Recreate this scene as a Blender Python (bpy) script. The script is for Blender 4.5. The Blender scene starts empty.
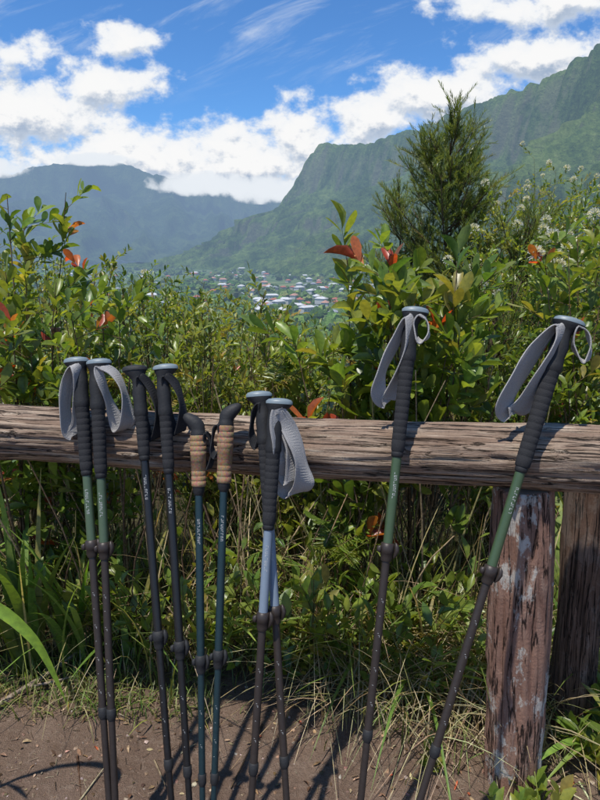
import bpy, bmesh, math, random
import numpy as np
from mathutils import Vector, Matrix, noise
rs = np.random.RandomState(7)
random.seed(7)
SC = bpy.context.scene
SC.view_settings.view_transform = 'Standard'
SC.view_settings.look = 'None'
SC.view_settings.exposure = 0
COL = SC.collection

# ------------------------------------------------------------------ node helper
class NT:
    def __init__(s, tree):
        s.t = tree; s.n = tree.nodes; s.l = tree.links
    def a(s, typ, ins=None, **kw):
        n = s.n.new(typ)
        for k, v in kw.items(): setattr(n, k, v)
        if ins:
            for k, v in ins.items():
                if isinstance(v, bpy.types.NodeSocket): s.l.new(v, n.inputs[k])
                else: n.inputs[k].default_value = v
        return n
    def m(s, op, x, y=0.0, z=0.0, clamp=False):
        return s.a('ShaderNodeMath', {0: x, 1: y, 2: z}, operation=op, use_clamp=clamp).outputs[0]
    def v(s, op, x, y=(0, 0, 0)):
        n = s.a('ShaderNodeVectorMath', {0: x, 1: y}, operation=op)
        return n.outputs['Value'] if op in ('LENGTH', 'DOT_PRODUCT') else n.outputs[0]
    def mix(s, f, a, b, bt='MIX'):
        n = s.n.new('ShaderNodeMix'); n.data_type = 'RGBA'; n.blend_type = bt
        for i, v in ((0, f), (6, a), (7, b)):
            if isinstance(v, bpy.types.NodeSocket): s.l.new(v, n.inputs[i])
            else: n.inputs[i].default_value = (tuple(v) + (1,) if i > 0 and len(v) == 3 else v)
        return n.outputs[2]
    def noise(s, vec, scale, detail=4, rough=0.55, dist=0.0):
        n = s.a('ShaderNodeTexNoise', {'Scale': scale, 'Detail': detail, 'Roughness': rough, 'Distortion': dist})
        if vec is not None: s.l.new(vec, n.inputs['Vector'])
        return n.outputs['Fac']
    def ramp(s, f, stops):
        n = s.n.new('ShaderNodeValToRGB'); s.l.new(f, n.inputs[0])
        e = n.color_ramp.elements
        while len(e) < len(stops): e.new(0.5)
        for i, (p, c) in enumerate(stops):
            e[i].position = p
            e[i].color = (c, c, c, 1) if isinstance(c, (int, float)) else (*c, 1)
        return n.outputs[0]
    def smooth(s, x, lo, hi):
        n = s.a('ShaderNodeMapRange', {'Value': x, 'From Min': lo, 'From Max': hi}, interpolation_type='SMOOTHSTEP')
        return n.outputs[0]

def newmat(name):
    m = bpy.data.materials.new(name); m.use_nodes = True
    m.node_tree.nodes.clear()
    return m, NT(m.node_tree)
def out(nt, sh, disp=None):
    nt.a('ShaderNodeOutputMaterial', {'Surface': sh})

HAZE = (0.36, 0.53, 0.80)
def emissive_haze(nt, shader, L, strength=0.64):  # aerial haze painted in as bluish emission, growing with world distance
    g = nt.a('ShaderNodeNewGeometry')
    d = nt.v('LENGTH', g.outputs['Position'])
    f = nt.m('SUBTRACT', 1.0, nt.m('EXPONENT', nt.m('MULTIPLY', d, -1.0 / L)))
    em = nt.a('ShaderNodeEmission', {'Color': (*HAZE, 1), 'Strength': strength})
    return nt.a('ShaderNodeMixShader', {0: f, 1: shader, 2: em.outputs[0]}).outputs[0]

def plain(name, col, rough=0.5, var=0.15, scale=60, bump=0.0, spec=0.5, metallic=0.0):
    m, nt = newmat(name)
    tc = nt.a('ShaderNodeTexCoord').outputs['Object']
    n = nt.noise(tc, scale, 4)
    c = nt.mix(n, tuple(x * (1 - var) for x in col), tuple(min(1, x * (1 + var) + .004) for x in col))
    r = nt.m('ADD', nt.m('MULTIPLY', n, 0.2), rough - 0.1)
    p = nt.a('ShaderNodeBsdfPrincipled', {'Base Color': c, 'Roughness': r, 'Metallic': metallic, 'Specular IOR Level': spec})
    if bump > 0:
        b = nt.a('ShaderNodeBump', {'Height': n, 'Strength': bump, 'Distance': 0.002})
        nt.l.new(b.outputs[0], p.inputs['Normal'])
    out(nt, p.outputs[0])
    return m

# ------------------------------------------------------------------ mesh accumulator
class Geo:
    def __init__(s): s.v = []; s.c = []; s.lo = []; s.sz = []; s.mi = []; s.n = 0
    def add(s, v, faces, mat=0, col=(1, 1, 1)):
        v = np.asarray(v, dtype=np.float32).reshape(-1, 3)
        c = np.empty((len(v), 4), np.float32); c[:, 3] = 1; c[:, :3] = col
        s.v.append(v); s.c.append(c)
        for f in faces:
            f = np.asarray(f, dtype=np.int64)
            if f.size == 0: continue
            s.lo.append((f + s.n).ravel()); s.sz.append(np.full(len(f), f.shape[1], np.int32))
            s.mi.append(np.full(len(f), mat, np.int32))
        s.n += len(v)
    def build(s, name, mats, parent=None, smooth=True, loc=None):
        me = bpy.data.meshes.new(name)
        v = np.concatenate(s.v); lo = np.concatenate(s.lo); sz = np.concatenate(s.sz); mi = np.concatenate(s.mi)
        me.vertices.add(len(v)); me.vertices.foreach_set('co', v.ravel())
        me.loops.add(len(lo)); me.loops.foreach_set('vertex_index', lo.astype(np.int32))
        st = np.concatenate(([0], np.cumsum(sz)[:-1])).astype(np.int32)
        me.polygons.add(len(sz)); me.polygons.foreach_set('loop_start', st)
        me.polygons.foreach_set('material_index', mi)
        me.polygons.foreach_set('use_smooth', np.full(len(sz), smooth))
        at = me.color_attributes.new('Col', 'FLOAT_COLOR', 'POINT')
        at.data.foreach_set('color', np.concatenate(s.c).ravel())
        for m in mats: me.materials.append(m)
        me.update(calc_edges=True); me.validate()
        o = bpy.data.objects.new(name, me); COL.objects.link(o)
        if parent: o.parent = parent
        if loc is not None: o.location = loc
        return o

def nrm(a): return a / (np.linalg.norm(a, axis=-1, keepdims=True) + 1e-9)

def leaf_tmpl(rows, fold=0.12, curl=0.18):
    v = [(0, 0, 0)]; q = []; t = []
    for s_, w in rows:
        z = -curl * s_ * s_
        v += [(s_, -w, z + fold * w * 2), (s_, 0, z), (s_, w, z + fold * w * 2)]
    v.append((1, 0, -curl))
    n = len(rows)
    t += [(0, 2, 1), (0, 3, 2)]
    for i in range(n - 1):
        a = 1 + 3 * i; b = a + 3
        q += [(a, a + 1, b + 1, b), (a + 1, a + 2, b + 2, b + 1)]
    a = 1 + 3 * (n - 1); k = len(v) - 1
    t += [(a, a + 1, k), (a + 1, a + 2, k)]
    return np.array(v, np.float32), np.array(q), np.array(t)
T_OBO = leaf_tmpl([(.25, .22), (.55, .44), (.82, .40), (.95, .2)])
T_ELL = leaf_tmpl([(.2, .3), (.5, .5), (.8, .3)])
T_LAN = leaf_tmpl([(.25, .4), (.6, .42)], curl=.25)
T_NEE = (np.array([(0, -.3, 0), (0, .3, 0), (.6, .5, -.03), (.6, -.5, -.03), (1, 0, -.1)], np.float32), np.array([(0, 1, 2, 3)]), np.array([(3, 2, 4)]))

def leaves(g, P, D, U, L, W, tm, col, mat=0):
    tv, tq, tt = tm
    D = nrm(D); S = nrm(np.cross(D, U)); U2 = np.cross(S, D)
    n = len(P); K = len(tv)
    L = np.broadcast_to(L, (n,))[:, None, None]; W = np.broadcast_to(W, (n,))[:, None, None]
    cu = 1 + .9 * rs.randn(n, 1, 1)
    v = P[:, None, :] + tv[None, :, 0:1] * L * D[:, None] + tv[None, :, 1:2] * W * S[:, None] + tv[None, :, 2:3] * cu * L * U2[:, None] * 0.8
    off = (np.arange(n) * K)[:, None, None]
    fs = []
    if len(tq): fs.append((tq[None] + off).reshape(-1, 4))
    if len(tt): fs.append((tt[None] + off).reshape(-1, 3))
    g.add(v.reshape(-1, 3), fs, mat, np.repeat(col, K, axis=0))

def sticks(g, A, B, r0, r1, col, mat=1, k=4):
    n = len(A); D = nrm(B - A)
    ref = np.where(np.abs(D[:, 2:3]) > .9, np.array([[1., 0, 0]]), np.array([[0, 0, 1.]]))
    X = nrm(np.cross(D, ref)); Y = np.cross(D, X)
    th = np.arange(k) * 2 * math.pi / k
    ring = np.cos(th)[None, :, None] * X[:, None] + np.sin(th)[None, :, None] * Y[:, None]
    r0 = np.broadcast_to(r0, (n,))[:, None, None]; r1 = np.broadcast_to(r1, (n,))[:, None, None]
    v = np.concatenate([A[:, None] + ring * r0, B[:, None] + ring * r1], axis=1)
    f = np.array([(i, (i + 1) % k, (i + 1) % k + k, i + k) for i in range(k)])
    fs = (f[None] + (np.arange(n) * 2 * k)[:, None, None]).reshape(-1, 4)
    g.add(v.reshape(-1, 3), [fs], mat, np.repeat(np.broadcast_to(col, (n, 3)), 2 * k, axis=0))

def pick(pal, n, jit=.2):
    w = np.array([p[0] for p in pal], float); w /= w.sum()
    idx = rs.choice(len(pal), n, p=w)
    c = np.array([p[1] for p in pal])[idx]
    return np.clip(c * (1 + jit * rs.randn(n, 1)) * (1 + .07 * rs.randn(n, 3)), .003, .9)

def twigs(g, B, D, TL, m, L, W, tm, pal, spread=.9, pinn=False, upb=.35, droop=.12, stemc=(.12, .09, .04), sr=.0016, red=0.0, redpal=None):
    n = len(B); D = nrm(D)
    ref = np.array([[0, 0, 1.]]); e1 = nrm(np.cross(D, ref + 1e-3)); e2 = np.cross(e1, D)
    TL = np.broadcast_to(TL, (n,))
    tip = B + D * TL[:, None]; tip[:, 2] -= droop * TL
    sticks(g, B, tip, sr, sr * .5, np.array(stemc), 1, 3)
    isred = rs.rand(n) < red
    base_c = pick(pal, n, .12)
    ph = rs.rand(n) * 6.28
    for j in range(m):
        s_ = (j + .6) / m if pinn else min(1, (.25 + .75 * (j + .6) / m))
        P = B + D * (TL * s_)[:, None]; P[:, 2] -= droop * TL * s_
        if pinn: th = np.full(n, 0. if j % 2 else math.pi) + .15 * rs.randn(n)
        else: th = ph + j * 2.4 + .3 * rs.randn(n)
        sp = spread * (1.15 - .55 * s_) + .12 * rs.randn(n)
        R = np.cos(th)[:, None] * e1 + np.sin(th)[:, None] * e2
        LD = D * np.cos(sp)[:, None] + R * np.sin(sp)[:, None]; LD[:, 2] += upb * (0 if pinn else 1)
        LD = nrm(LD + .08 * rs.randn(n, 3))
        U = nrm(D * .35 + np.array([[0, 0, 1.]]) + .35 * rs.randn(n, 3)) if not pinn else nrm(e2 + .1 * rs.randn(n, 3))
        sc = (.70 + .45 * rs.rand(n)) * ((1 - .75 * s_) if pinn else 1)
        c = base_c * .6 + pick(pal, n, .15) * .4
        if redpal is not None and s_ > .55:
            rc = pick(redpal, n, .2); c = np.where(isred[:, None], rc, c)
        leaves(g, P, LD, U, L * sc, W * sc, tm, c, 0)

def tube(g, pts, radii, col, mat=1, k=6):
    pts = np.array(pts, float); n = len(pts)
    T = np.gradient(pts, axis=0); T = nrm(T)
    ref = np.array([0.3, 1, 0.1]); X = nrm(np.cross(T, ref)); Y = np.cross(T, X)
    th = np.arange(k) * 2 * math.pi / k
    r = np.array(radii)[:, None, None]
    v = pts[:, None] + r * (np.cos(th)[None, :, None] * X[:, None] + np.sin(th)[None, :, None] * Y[:, None])
    f = [(i * k + j, i * k + (j + 1) % k, (i + 1) * k + (j + 1) % k, (i + 1) * k + j) for i in range(n - 1) for j in range(k)]
    g.add(v.reshape(-1, 3), [np.array(f)], mat, col)

# ------------------------------------------------------------------ ground height
def sstep(x): x = min(1, max(0, x)); return x * x * (3 - 2 * x)
def gh(x, y):
    d = max(0.0, y - 4.0)
    slope = -0.5 * d + 0.8 * (1 - math.exp(-d / 3))
    if y < 4: 
        z = 0.022 * noise.noise(Vector((x * 1.7, y * 1.7, 0))) + .010 * noise.noise(Vector((x * 7, y * 7, 3))) + .006 * noise.noise(Vector((x * 22, y * 22, 3)))
        r = math.hypot(x, y)
        return z + (0 if r < 30 else (r - 30) * .02 * noise.noise(Vector((x * .01, y * .01, 0))))
    slope += (.3 * noise.noise(Vector((x * .15, y * .15, 0)))) * min(1, d / 5)
    val = -82 + 9 * noise.noise(Vector((x * .0022, y * .0022, 5))) + 3 * noise.noise(Vector((x * .01, y * .01, 8)))
    return max(slope, val)

# ------------------------------------------------------------------ materials
def leaf_mat(name, trans=.36, rough=.36):
    m, nt = newmat(name)
    c = nt.a('ShaderNodeAttribute', attribute_name='Col').outputs['Color']
    tc = nt.a('ShaderNodeTexCoord').outputs['Object']
    n = nt.noise(tc, 60, 2)
    c2 = nt.mix(1.0, c, nt.ramp(n, [(.3, .72), (.55, 1.0), (.75, (1.3, 1.15, .85))]), 'MULTIPLY')
    p = nt.a('ShaderNodeBsdfPrincipled', {'Base Color': c2, 'Roughness': rough, 'Specular IOR Level': .5})
    tr = nt.a('ShaderNodeBsdfTranslucent', {'Color': nt.mix(1.0, c2, (2.3, 2.1, .85), 'MULTIPLY')})
    ms = nt.a('ShaderNodeMixShader', {0: trans, 1: p.outputs[0], 2: tr.outputs[0]})
    out(nt, ms.outputs[0]); return m
M_LEAF = leaf_mat('glossy_leaf')
M_GRASS = leaf_mat('grass_blade', .34, .5)
def stem_mat():
    m, nt = newmat('stem_bark')
    c = nt.a('ShaderNodeAttribute', attribute_name='Col').outputs['Color']
    n = nt.noise(nt.a('ShaderNodeTexCoord').outputs['Object'], 90, 2)
    c2 = nt.mix(1.0, c, nt.ramp(n, [(.3, .5), (.7, 1.3)]), 'MULTIPLY')
    p = nt.a('ShaderNodeBsdfDiffuse', {'Color': c2})
    out(nt, p.outputs[0]); return m
M_STEM = stem_mat()

# ground
m, nt = newmat('ground_soil')
geo = nt.a('ShaderNodeNewGeometry'); pos = geo.outputs['Position']
n1 = nt.noise(pos, 3, 6, .6); n2 = nt.noise(pos, 45, 6, .7); n3 = nt.noise(pos, 260, 3, .7)
soil = nt.ramp(n1, [(.3, (.17, .11, .078)), (.5, (.245, .165, .12)), (.7, (.31, .22, .165))])
soil = nt.mix(nt.m('MULTIPLY', nt.smooth(n2, .5, .7), .6), soil, (.39, .295, .225))
soil = nt.mix(nt.m('MULTIPLY', nt.smooth(n3, .52, .68), .6), soil, (.10, .062, .042))
sep = nt.a('ShaderNodeSeparateXYZ', {0: pos})
gm = nt.smooth(nt.m('ADD', sep.outputs[1], nt.m('MULTIPLY', nt.noise(pos, 4, 4), .8)), 2.15, 2.7)
near = nt.mix(gm, soil, nt.ramp(n2, [(.35, (.05, .042, .02)), (.65, (.10, .085, .04))]))
f1 = nt.noise(pos, .012, 8, .65)
val = nt.ramp(f1, [(.35, (.045, .085, .025)), (.5, (.08, .13, .04)), (.62, (.15, .19, .065)), (.72, (.26, .25, .15))])
fm = nt.smooth(sep.outputs[1], 12, 60)
c = nt.mix(fm, near, val)
p = nt.a('ShaderNodeBsdfPrincipled', {'Base Color': c, 'Roughness': .95, 'Specular IOR Level': .2})
hh = nt.m('ADD', nt.m('MULTIPLY', n2, 1.0), nt.m('MULTIPLY', n3, .45))
b = nt.a('ShaderNodeBump', {'Height': hh, 'Strength': 1.0, 'Distance': .025}); nt.l.new(b.outputs[0], p.inputs['Normal'])
out(nt, emissive_haze(nt, p.outputs[0], 4200)); M_GROUND = m

def mount_mat(name, L, cols, sc=.006, hs=.62, rock=.5, bd=16.):
    m, nt = newmat(name)
    g = nt.a('ShaderNodeNewGeometry'); pos = g.outputs['Position']
    st = nt.v('MULTIPLY', pos, (1, 1, .3))
    a = nt.noise(st, sc * 1.6, 8, .68, .4); b = nt.noise(pos, sc * 9, 6, .75); bb = nt.noise(pos, sc * .35, 3)
    mixn = nt.m('ADD', nt.m('MULTIPLY', a, .52), nt.m('ADD', nt.m('MULTIPLY', b, .33), nt.m('MULTIPLY', bb, .15)))
    c = nt.ramp(mixn, [(.40, cols[0]), (.48, cols[1]), (.55, cols[2]), (.63, cols[3])])
    nz = nt.a('ShaderNodeSeparateXYZ', {0: g.outputs['Normal']}).outputs[2]
    steep = nt.m('SUBTRACT', 1., nt.smooth(nz, .12, .45))
    rk = nt.m('MULTIPLY', nt.m('MULTIPLY', steep, nt.smooth(a, .44, .54)), rock)
    c = nt.mix(rk, c, (.23, .205, .155))
    p = nt.a('ShaderNodeBsdfDiffuse', {'Color': c})
    bu = nt.a('ShaderNodeBump', {'Height': nt.m('ADD', b, nt.m('MULTIPLY', a, 1.2)), 'Strength': .9, 'Distance': bd})
    nt.l.new(bu.outputs[0], p.inputs['Normal'])
    out(nt, emissive_haze(nt, p.outputs[0], L, hs)); return m
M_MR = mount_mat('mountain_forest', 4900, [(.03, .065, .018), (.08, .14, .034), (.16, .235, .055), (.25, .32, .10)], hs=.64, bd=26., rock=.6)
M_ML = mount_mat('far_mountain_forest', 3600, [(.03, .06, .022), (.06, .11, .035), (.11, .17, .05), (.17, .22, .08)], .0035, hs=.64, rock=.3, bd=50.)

# ------------------------------------------------------------------ ground sheet
def axis(a, b, near, far_pos, far_neg):
    s_ = list(np.arange(a, b + 1e-6, near)); st = near
    x = b
    while x < far_pos: st *= 1.09; x += st; s_.append(x)
    st = near; x = a
    while x > far_neg: st *= 1.09; x -= st; s_.insert(0, x)
    return np.array(s_)
xs = axis(-1.6, 1.6, .025, 9000, -9000); ys = axis(.9, 2.6, .025, 14000, -300)
V = np.array([(x, y, gh(x, y)) for y in ys for x in xs], np.float32)
nx, ny = len(xs), len(ys)
I = np.arange(nx * ny).reshape(ny, nx)
F = np.stack([I[:-1, :-1], I[:-1, 1:], I[1:, 1:], I[1:, :-1]], -1).reshape(-1, 4)
g = Geo(); g.add(V, [F]); g.build('ground', [M_GROUND])

# ------------------------------------------------------------------ mountains
def mountain(name, crest, nd, wn, wb, base, amp, fr, mat, n=360, mj=130, prof=1.35, seed=0, jag=10, big=0, cliff=.35, cw=.10):
    crest = np.array(crest, float)
    d = np.concatenate(([0], np.cumsum(np.linalg.norm(np.diff(crest[:, :2], axis=0), axis=1))))
    u = np.linspace(0, d[-1], n)
    C = np.stack([np.interp(u, d, crest[:, k]) for k in range(3)], 1)
    nd = np.array(nd, float); nd /= np.linalg.norm(nd)
    V = []
    js = np.concatenate([np.linspace(-.35, 0, 14)[:-1], np.linspace(0, 1, mj) ** 1.25])
    mj = len(js)
    for i in range(n):
        cz = C[i, 2] + jag * (noise.fractal(Vector((u[i] * .006, seed, 0)), 1, 2, 5)) + jag * .5 * noise.noise(Vector((u[i] * .03, seed, 4)))
        cl = cliff * (.9 + .8 * noise.noise(Vector((u[i] * fr * .6, seed, 40))))
        c2 = .14 * max(0, .6 + 1.2 * noise.noise(Vector((u[i] * fr * .5, seed, 60)))); p2 = .42 + .12 * noise.noise(Vector((u[i] * fr * .4, seed, 70)))
        for j in js:
            if j >= 0:
                t = j; w = wn * t
                k = 1 - cl * sstep(t / cw) - c2 * sstep((t - p2) / .06) - (1 - cl - c2) * (1 - (1 - t) ** prof)
            else:
                t = -j / .35; w = -wb * t; k = (1 - t)
            z = base + (cz - base) * k
            env = math.sin(math.pi * min(1, t * .88 + .03)) ** .55
            q = Vector((u[i] * fr + .6 * noise.noise(Vector((u[i] * fr * .7, t * 2, seed))), t * .8, seed))
            rg = 1 - abs(noise.noise(q)) * 2.6
            rg2 = 1 - abs(noise.noise(q * 2.7 + Vector((3, 1, 2)))) * 2.2
            rg2b = 1 - abs(noise.noise(q * 6.3 + Vector((8, 1, 2)))) * 2.2
            rg3 = noise.fractal(Vector((u[i] * fr * 6, t * 9, seed + 3)), 1, 2, 5)
            dd = amp * env * (.55 * rg + .32 * rg2 + .16 * rg2b + .12 * rg3)
            V.append((C[i, 0] + nd[0] * (w + dd), C[i, 1] + nd[1] * (w + dd), z + dd * .30 + big * env * noise.noise(Vector((u[i] * fr * .4, t * 1.5, seed + 9)))))
    I = np.arange(n * mj).reshape(n, mj)
    F = np.stack([I[:-1, :-1], I[:-1, 1:], I[1:, 1:], I[1:, :-1]], -1).reshape(-1, 4)
    g = Geo(); g.add(V, [F]); return g.build(name, [mat])
mountain('mountain', [(-330, 3330, -110), (-200, 3150, -20), (-150, 3110, 60), (-70, 3060, 180), (-15, 3050, 300), (25, 3040, 345), (60, 3030, 430), (110, 3000, 470), (150, 3000, 474), (248, 2900, 446), (330, 2800, 446), (481, 2600, 466), (668, 2300, 495), (757, 2080, 505), (830, 1800, 530), (1000, 1300, 560), (1300, 500, 600)],
         (-.87, -.49), 700, 700, -95, 135, .010, M_MR, n=620, mj=130, seed=3, jag=12, prof=1.35, cliff=.36, cw=.10)
mountain('far_mountain', [(-6500, 4300, 800), (-4500, 4700, 730), (-2900, 5000, 600), (-2340, 5000, 560), (-1950, 5000, 610), (-1760, 5000, 660), (-1500, 5000, 665), (-1325, 5000, 625), (-1057, 5000, 520), (-900, 5050, 500), (-785, 5100, 500), (-550, 5100, 455), (-250, 5200, 420), (0, 5200, 410), (450, 5300, 500), (1500, 5400, 560), (3000, 5400, 700)],
         (.15, -1), 1900, 1200, -95, 420, .0022, M_ML, n=620, mj=120, seed=11, jag=20, prof=1.6, big=70, cliff=.30, cw=.13)

# low clouds resting on the far ridge: absorbing volumes, their brightness put in as emission
m, nt = newmat('glowing_cloud')
tc = nt.a('ShaderNodeTexCoord').outputs['Object']
rad = nt.v('LENGTH', tc)
gp = nt.a('ShaderNodeNewGeometry').outputs['Position']
nz = nt.noise(gp, .0075, 5, .62)
den = nt.smooth(nt.m('ADD', nt.m('SUBTRACT', .92, rad), nt.m('MULTIPLY', nt.m('SUBTRACT', nz, .5), 2.0)), 0., .4)
den = nt.m('MULTIPLY', den, .025)
ab = nt.a('ShaderNodeVolumeAbsorption', {'Color': (0, 0, 0, 1), 'Density': den})
em = nt.a('ShaderNodeEmission', {'Color': (.86, .91, .97, 1), 'Strength': nt.m('MULTIPLY', den, .95)})
ad = nt.a('ShaderNodeAddShader', {0: ab.outputs[0], 1: em.outputs[0]})
nt.a('ShaderNodeOutputMaterial', {'Volume': ad.outputs[0]})
for (x, y, z, sx, sy, sz) in [(-700, 4650, 470, 460, 170, 95), (-230, 4600, 425, 400, 170, 105), (-2350, 4550, 570, 480, 170, 85), (-1500, 4650, 640, 330, 150, 50)]:
    bm = bmesh.new(); bmesh.ops.create_icosphere(bm, subdivisions=3, radius=1.0)
    for v in bm.verts: v.co *= 1 + .12 * noise.noise(v.co * 2.1 + Vector((x, y, 0)) * .01)
    me = bpy.data.meshes.new('cloud'); bm.to_mesh(me); bm.free(); me.materials.append(m)
    o = bpy.data.objects.new('cloud', me); COL.objects.link(o); o.location = (x, y, z); o.scale = (sx, sy, sz)

# ------------------------------------------------------------------ valley woods + houses
def forest():
    bm = bmesh.new(); bmesh.ops.create_icosphere(bm, subdivisions=2, radius=1)
    tv = np.array([v.co[:] for v in bm.verts]); tf = np.array([[v.index for v in f.verts] for f in bm.faces]); bm.free()
    n = 4200
    yy = np.exp(rs.uniform(math.log(300), math.log(4300), n)); xx = yy * rs.uniform(-.7, .4, n)
    keep = np.array([noise.noise(Vector((a * .006, b * .003, 0))) > -.2 for a, b in zip(xx, yy)]); xx = xx[keep]; yy = yy[keep]; n = len(xx)
    r = rs.uniform(3.5, 7.5, n) * (1 + yy / 5000)
    zz = np.array([gh(a, b) for a, b in zip(xx, yy)]) + r * .6
    sc = 1 + .28 * rs.randn(n, len(tv), 1)
    v = tv[None] * sc * r[:, None, None] * np.array([1, 1, .85]) + np.stack([xx, yy, zz], 1)[:, None]
    f = (tf[None] + (np.arange(n) * len(tv))[:, None, None]).reshape(-1, 3)
    c = pick([(4, (.07, .12, .03)), (3, (.11, .17, .04)), (1, (.17, .21, .06)), (.6, (.06, .09, .045))], n, .2)
    c = np.repeat(c, len(tv), 0).reshape(n, len(tv), 3)
    g = Geo(); g.add(v.reshape(-1, 3), [f], 0, c.reshape(-1, 3))
    m, nt = newmat('valley_canopy')
    cc = nt.a('ShaderNodeAttribute', attribute_name='Col').outputs['Color']
    pp = nt.a('ShaderNodeNewGeometry').outputs['Position']
    cc = nt.mix(1., cc, nt.ramp(nt.noise(pp, .5, 3, .7), [(.3, .5), (.7, 1.5)]), 'MULTIPLY')
    p = nt.a('ShaderNodeBsdfDiffuse', {'Color': cc})
    out(nt, emissive_haze(nt, p.outputs[0], 4200)); g.build('valley_forest', [m], smooth=False)
forest()
def hmat(name, c):
    m, nt = newmat(name)
    pp = nt.a('ShaderNodeTexCoord').outputs['Object']
    cc = nt.mix(nt.noise(pp, .6, 2), tuple(x * .8 for x in c), c)
    p = nt.a('ShaderNodeBsdfDiffuse', {'Color': cc})
    out(nt, emissive_haze(nt, p.outputs[0], 4400)); return m
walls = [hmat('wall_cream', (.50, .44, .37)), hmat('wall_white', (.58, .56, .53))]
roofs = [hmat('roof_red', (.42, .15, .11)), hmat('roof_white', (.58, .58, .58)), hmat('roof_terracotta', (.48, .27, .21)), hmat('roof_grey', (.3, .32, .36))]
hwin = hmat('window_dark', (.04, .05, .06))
hm = []
for k in range(6):
    g = Geo(); w, d, h, rh = [(5, 4, 3, 2.4), (7, 4.5, 4, 2.6), (5, 5, 3, 2.2), (8, 5, 5, 2.4), (4.5, 4, 3, 2), (10, 5, 5, 2)][k]
    g.add([(-w, -d, -3), (w, -d, -3), (w, d, -3), (-w, d, -3), (-w, -d, h), (w, -d, h), (w, d, h), (-w, d, h)], [[(0, 1, 5, 4), (1, 2, 6, 5), (2, 3, 7, 6), (3, 0, 4, 7)]], 0)
    e = .8
    g.add([(-w - e, -d - e, h - .3), (w + e, -d - e, h - .3), (w + e, d + e, h - .3), (-w - e, d + e, h - .3), (-w + d * .6, 0, h + rh), (w - d * .6, 0, h + rh)], [[(0, 1, 5, 4), (2, 3, 4, 5)], [(1, 2, 5), (3, 0, 4)], [(3, 2, 1, 0)]], 1)
    for a in np.linspace(-w * .7, w * .7, 4):
        g.add([(a - .5, -d - .05, .8), (a + .5, -d - .05, .8), (a + .5, -d - .05, 2.2), (a - .5, -d - .05, 2.2)], [[(0, 1, 2, 3)]], 2)
    o = g.build('house', [walls[k % 2], roofs[[0, 2, 3, 1, 0, 1][k]], hwin], smooth=False); hm.append(o)
for i in range(190):
    if i < 6: o = hm[i]
    else: o = bpy.data.objects.new('house', hm[rs.randint(6)].data); COL.objects.link(o)
    y = math.exp(rs.uniform(math.log(750), math.log(2900))); x = y * rs.normal(-.04, .13)
    o.location = (x, y, gh(x, y) + 3.2); o.rotation_euler = (0, 0, rs.uniform(0, 3.14))
    s_ = .95 + y / 6000; o.scale = (s_, s_, s_)

# ------------------------------------------------------------------ wood logs
def wood_mat(name, cols, lichen=0.0, along=(1.6, 26, 26), crk_s=2.2):
    m, nt = newmat(name)
    tc = nt.a('ShaderNodeTexCoord').outputs['Object']
    st = nt.v('MULTIPLY', tc, along)
    fib = nt.noise(st, 2.2, 8, .68, .6)
    st2 = nt.v('MULTIPLY', tc, (along[0] * .8, along[1] * crk_s, along[2] * crk_s))
    crk = nt.noise(st2, 1.1, 6, .6, .3)
    big = nt.noise(tc, 4.5, 5, .6); fine = nt.noise(tc, 120, 4, .7)
    c = nt.ramp(fib, [(.28, cols[0]), (.43, cols[1]), (.56, cols[2]), (.70, cols[3])])
    c = nt.mix(nt.m('MULTIPLY', nt.smooth(big, .42, .66), .75), c, cols[1])
    crack = nt.smooth(nt.m('ABSOLUTE', nt.m('SUBTRACT', crk, .5)), .0, .026)
    c = nt.mix(crack, tuple(x * .25 for x in cols[0]), c)
    c = nt.mix(nt.m('MULTIPLY', nt.smooth(fine, .5, .7), .3), c, tuple(x * .5 for x in cols[1]))
    if lichen > 0:
        li = nt.m('MULTIPLY', nt.smooth(nt.noise(nt.v('MULTIPLY', tc, (.5, 1, 1)), 11, 7, .72), .55, .60), lichen)
        c = nt.mix(li, c, (.55, .52, .46))
    p = nt.a('ShaderNodeBsdfPrincipled', {'Base Color': c, 'Roughness': .85, 'Specular IOR Level': .25})
    h = nt.m('ADD', nt.m('MULTIPLY', fib, .8), nt.m('ADD', nt.m('MULTIPLY', crack, .5), nt.m('MULTIPLY', fine, .25)))
    b = nt.a('ShaderNodeBump', {'Height': h, 'Strength': 1.0, 'Distance': .010}); nt.l.new(b.outputs[0], p.inputs['Normal'])
    out(nt, p.outputs[0]); return m
M_BEAM = wood_mat('weathered_beam', [(.085, .052, .036), (.23, .155, .11), (.37, .28, .205), (.54, .455, .36)])
M_POST = wood_mat('weathered_post', [(.10, .05, .035), (.25, .135, .095), (.33, .195, .14), (.42, .28, .21)], .8, (2.2, 15, 15), 1.6)
M_POST2 = wood_mat('old_post', [(.05, .03, .02), (.12, .072, .05), (.18, .112, .08), (.25, .165, .12)], .1)
M_END = plain('sawn_end', (.32, .24, .18), .85, .4, 25, .5)
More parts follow.
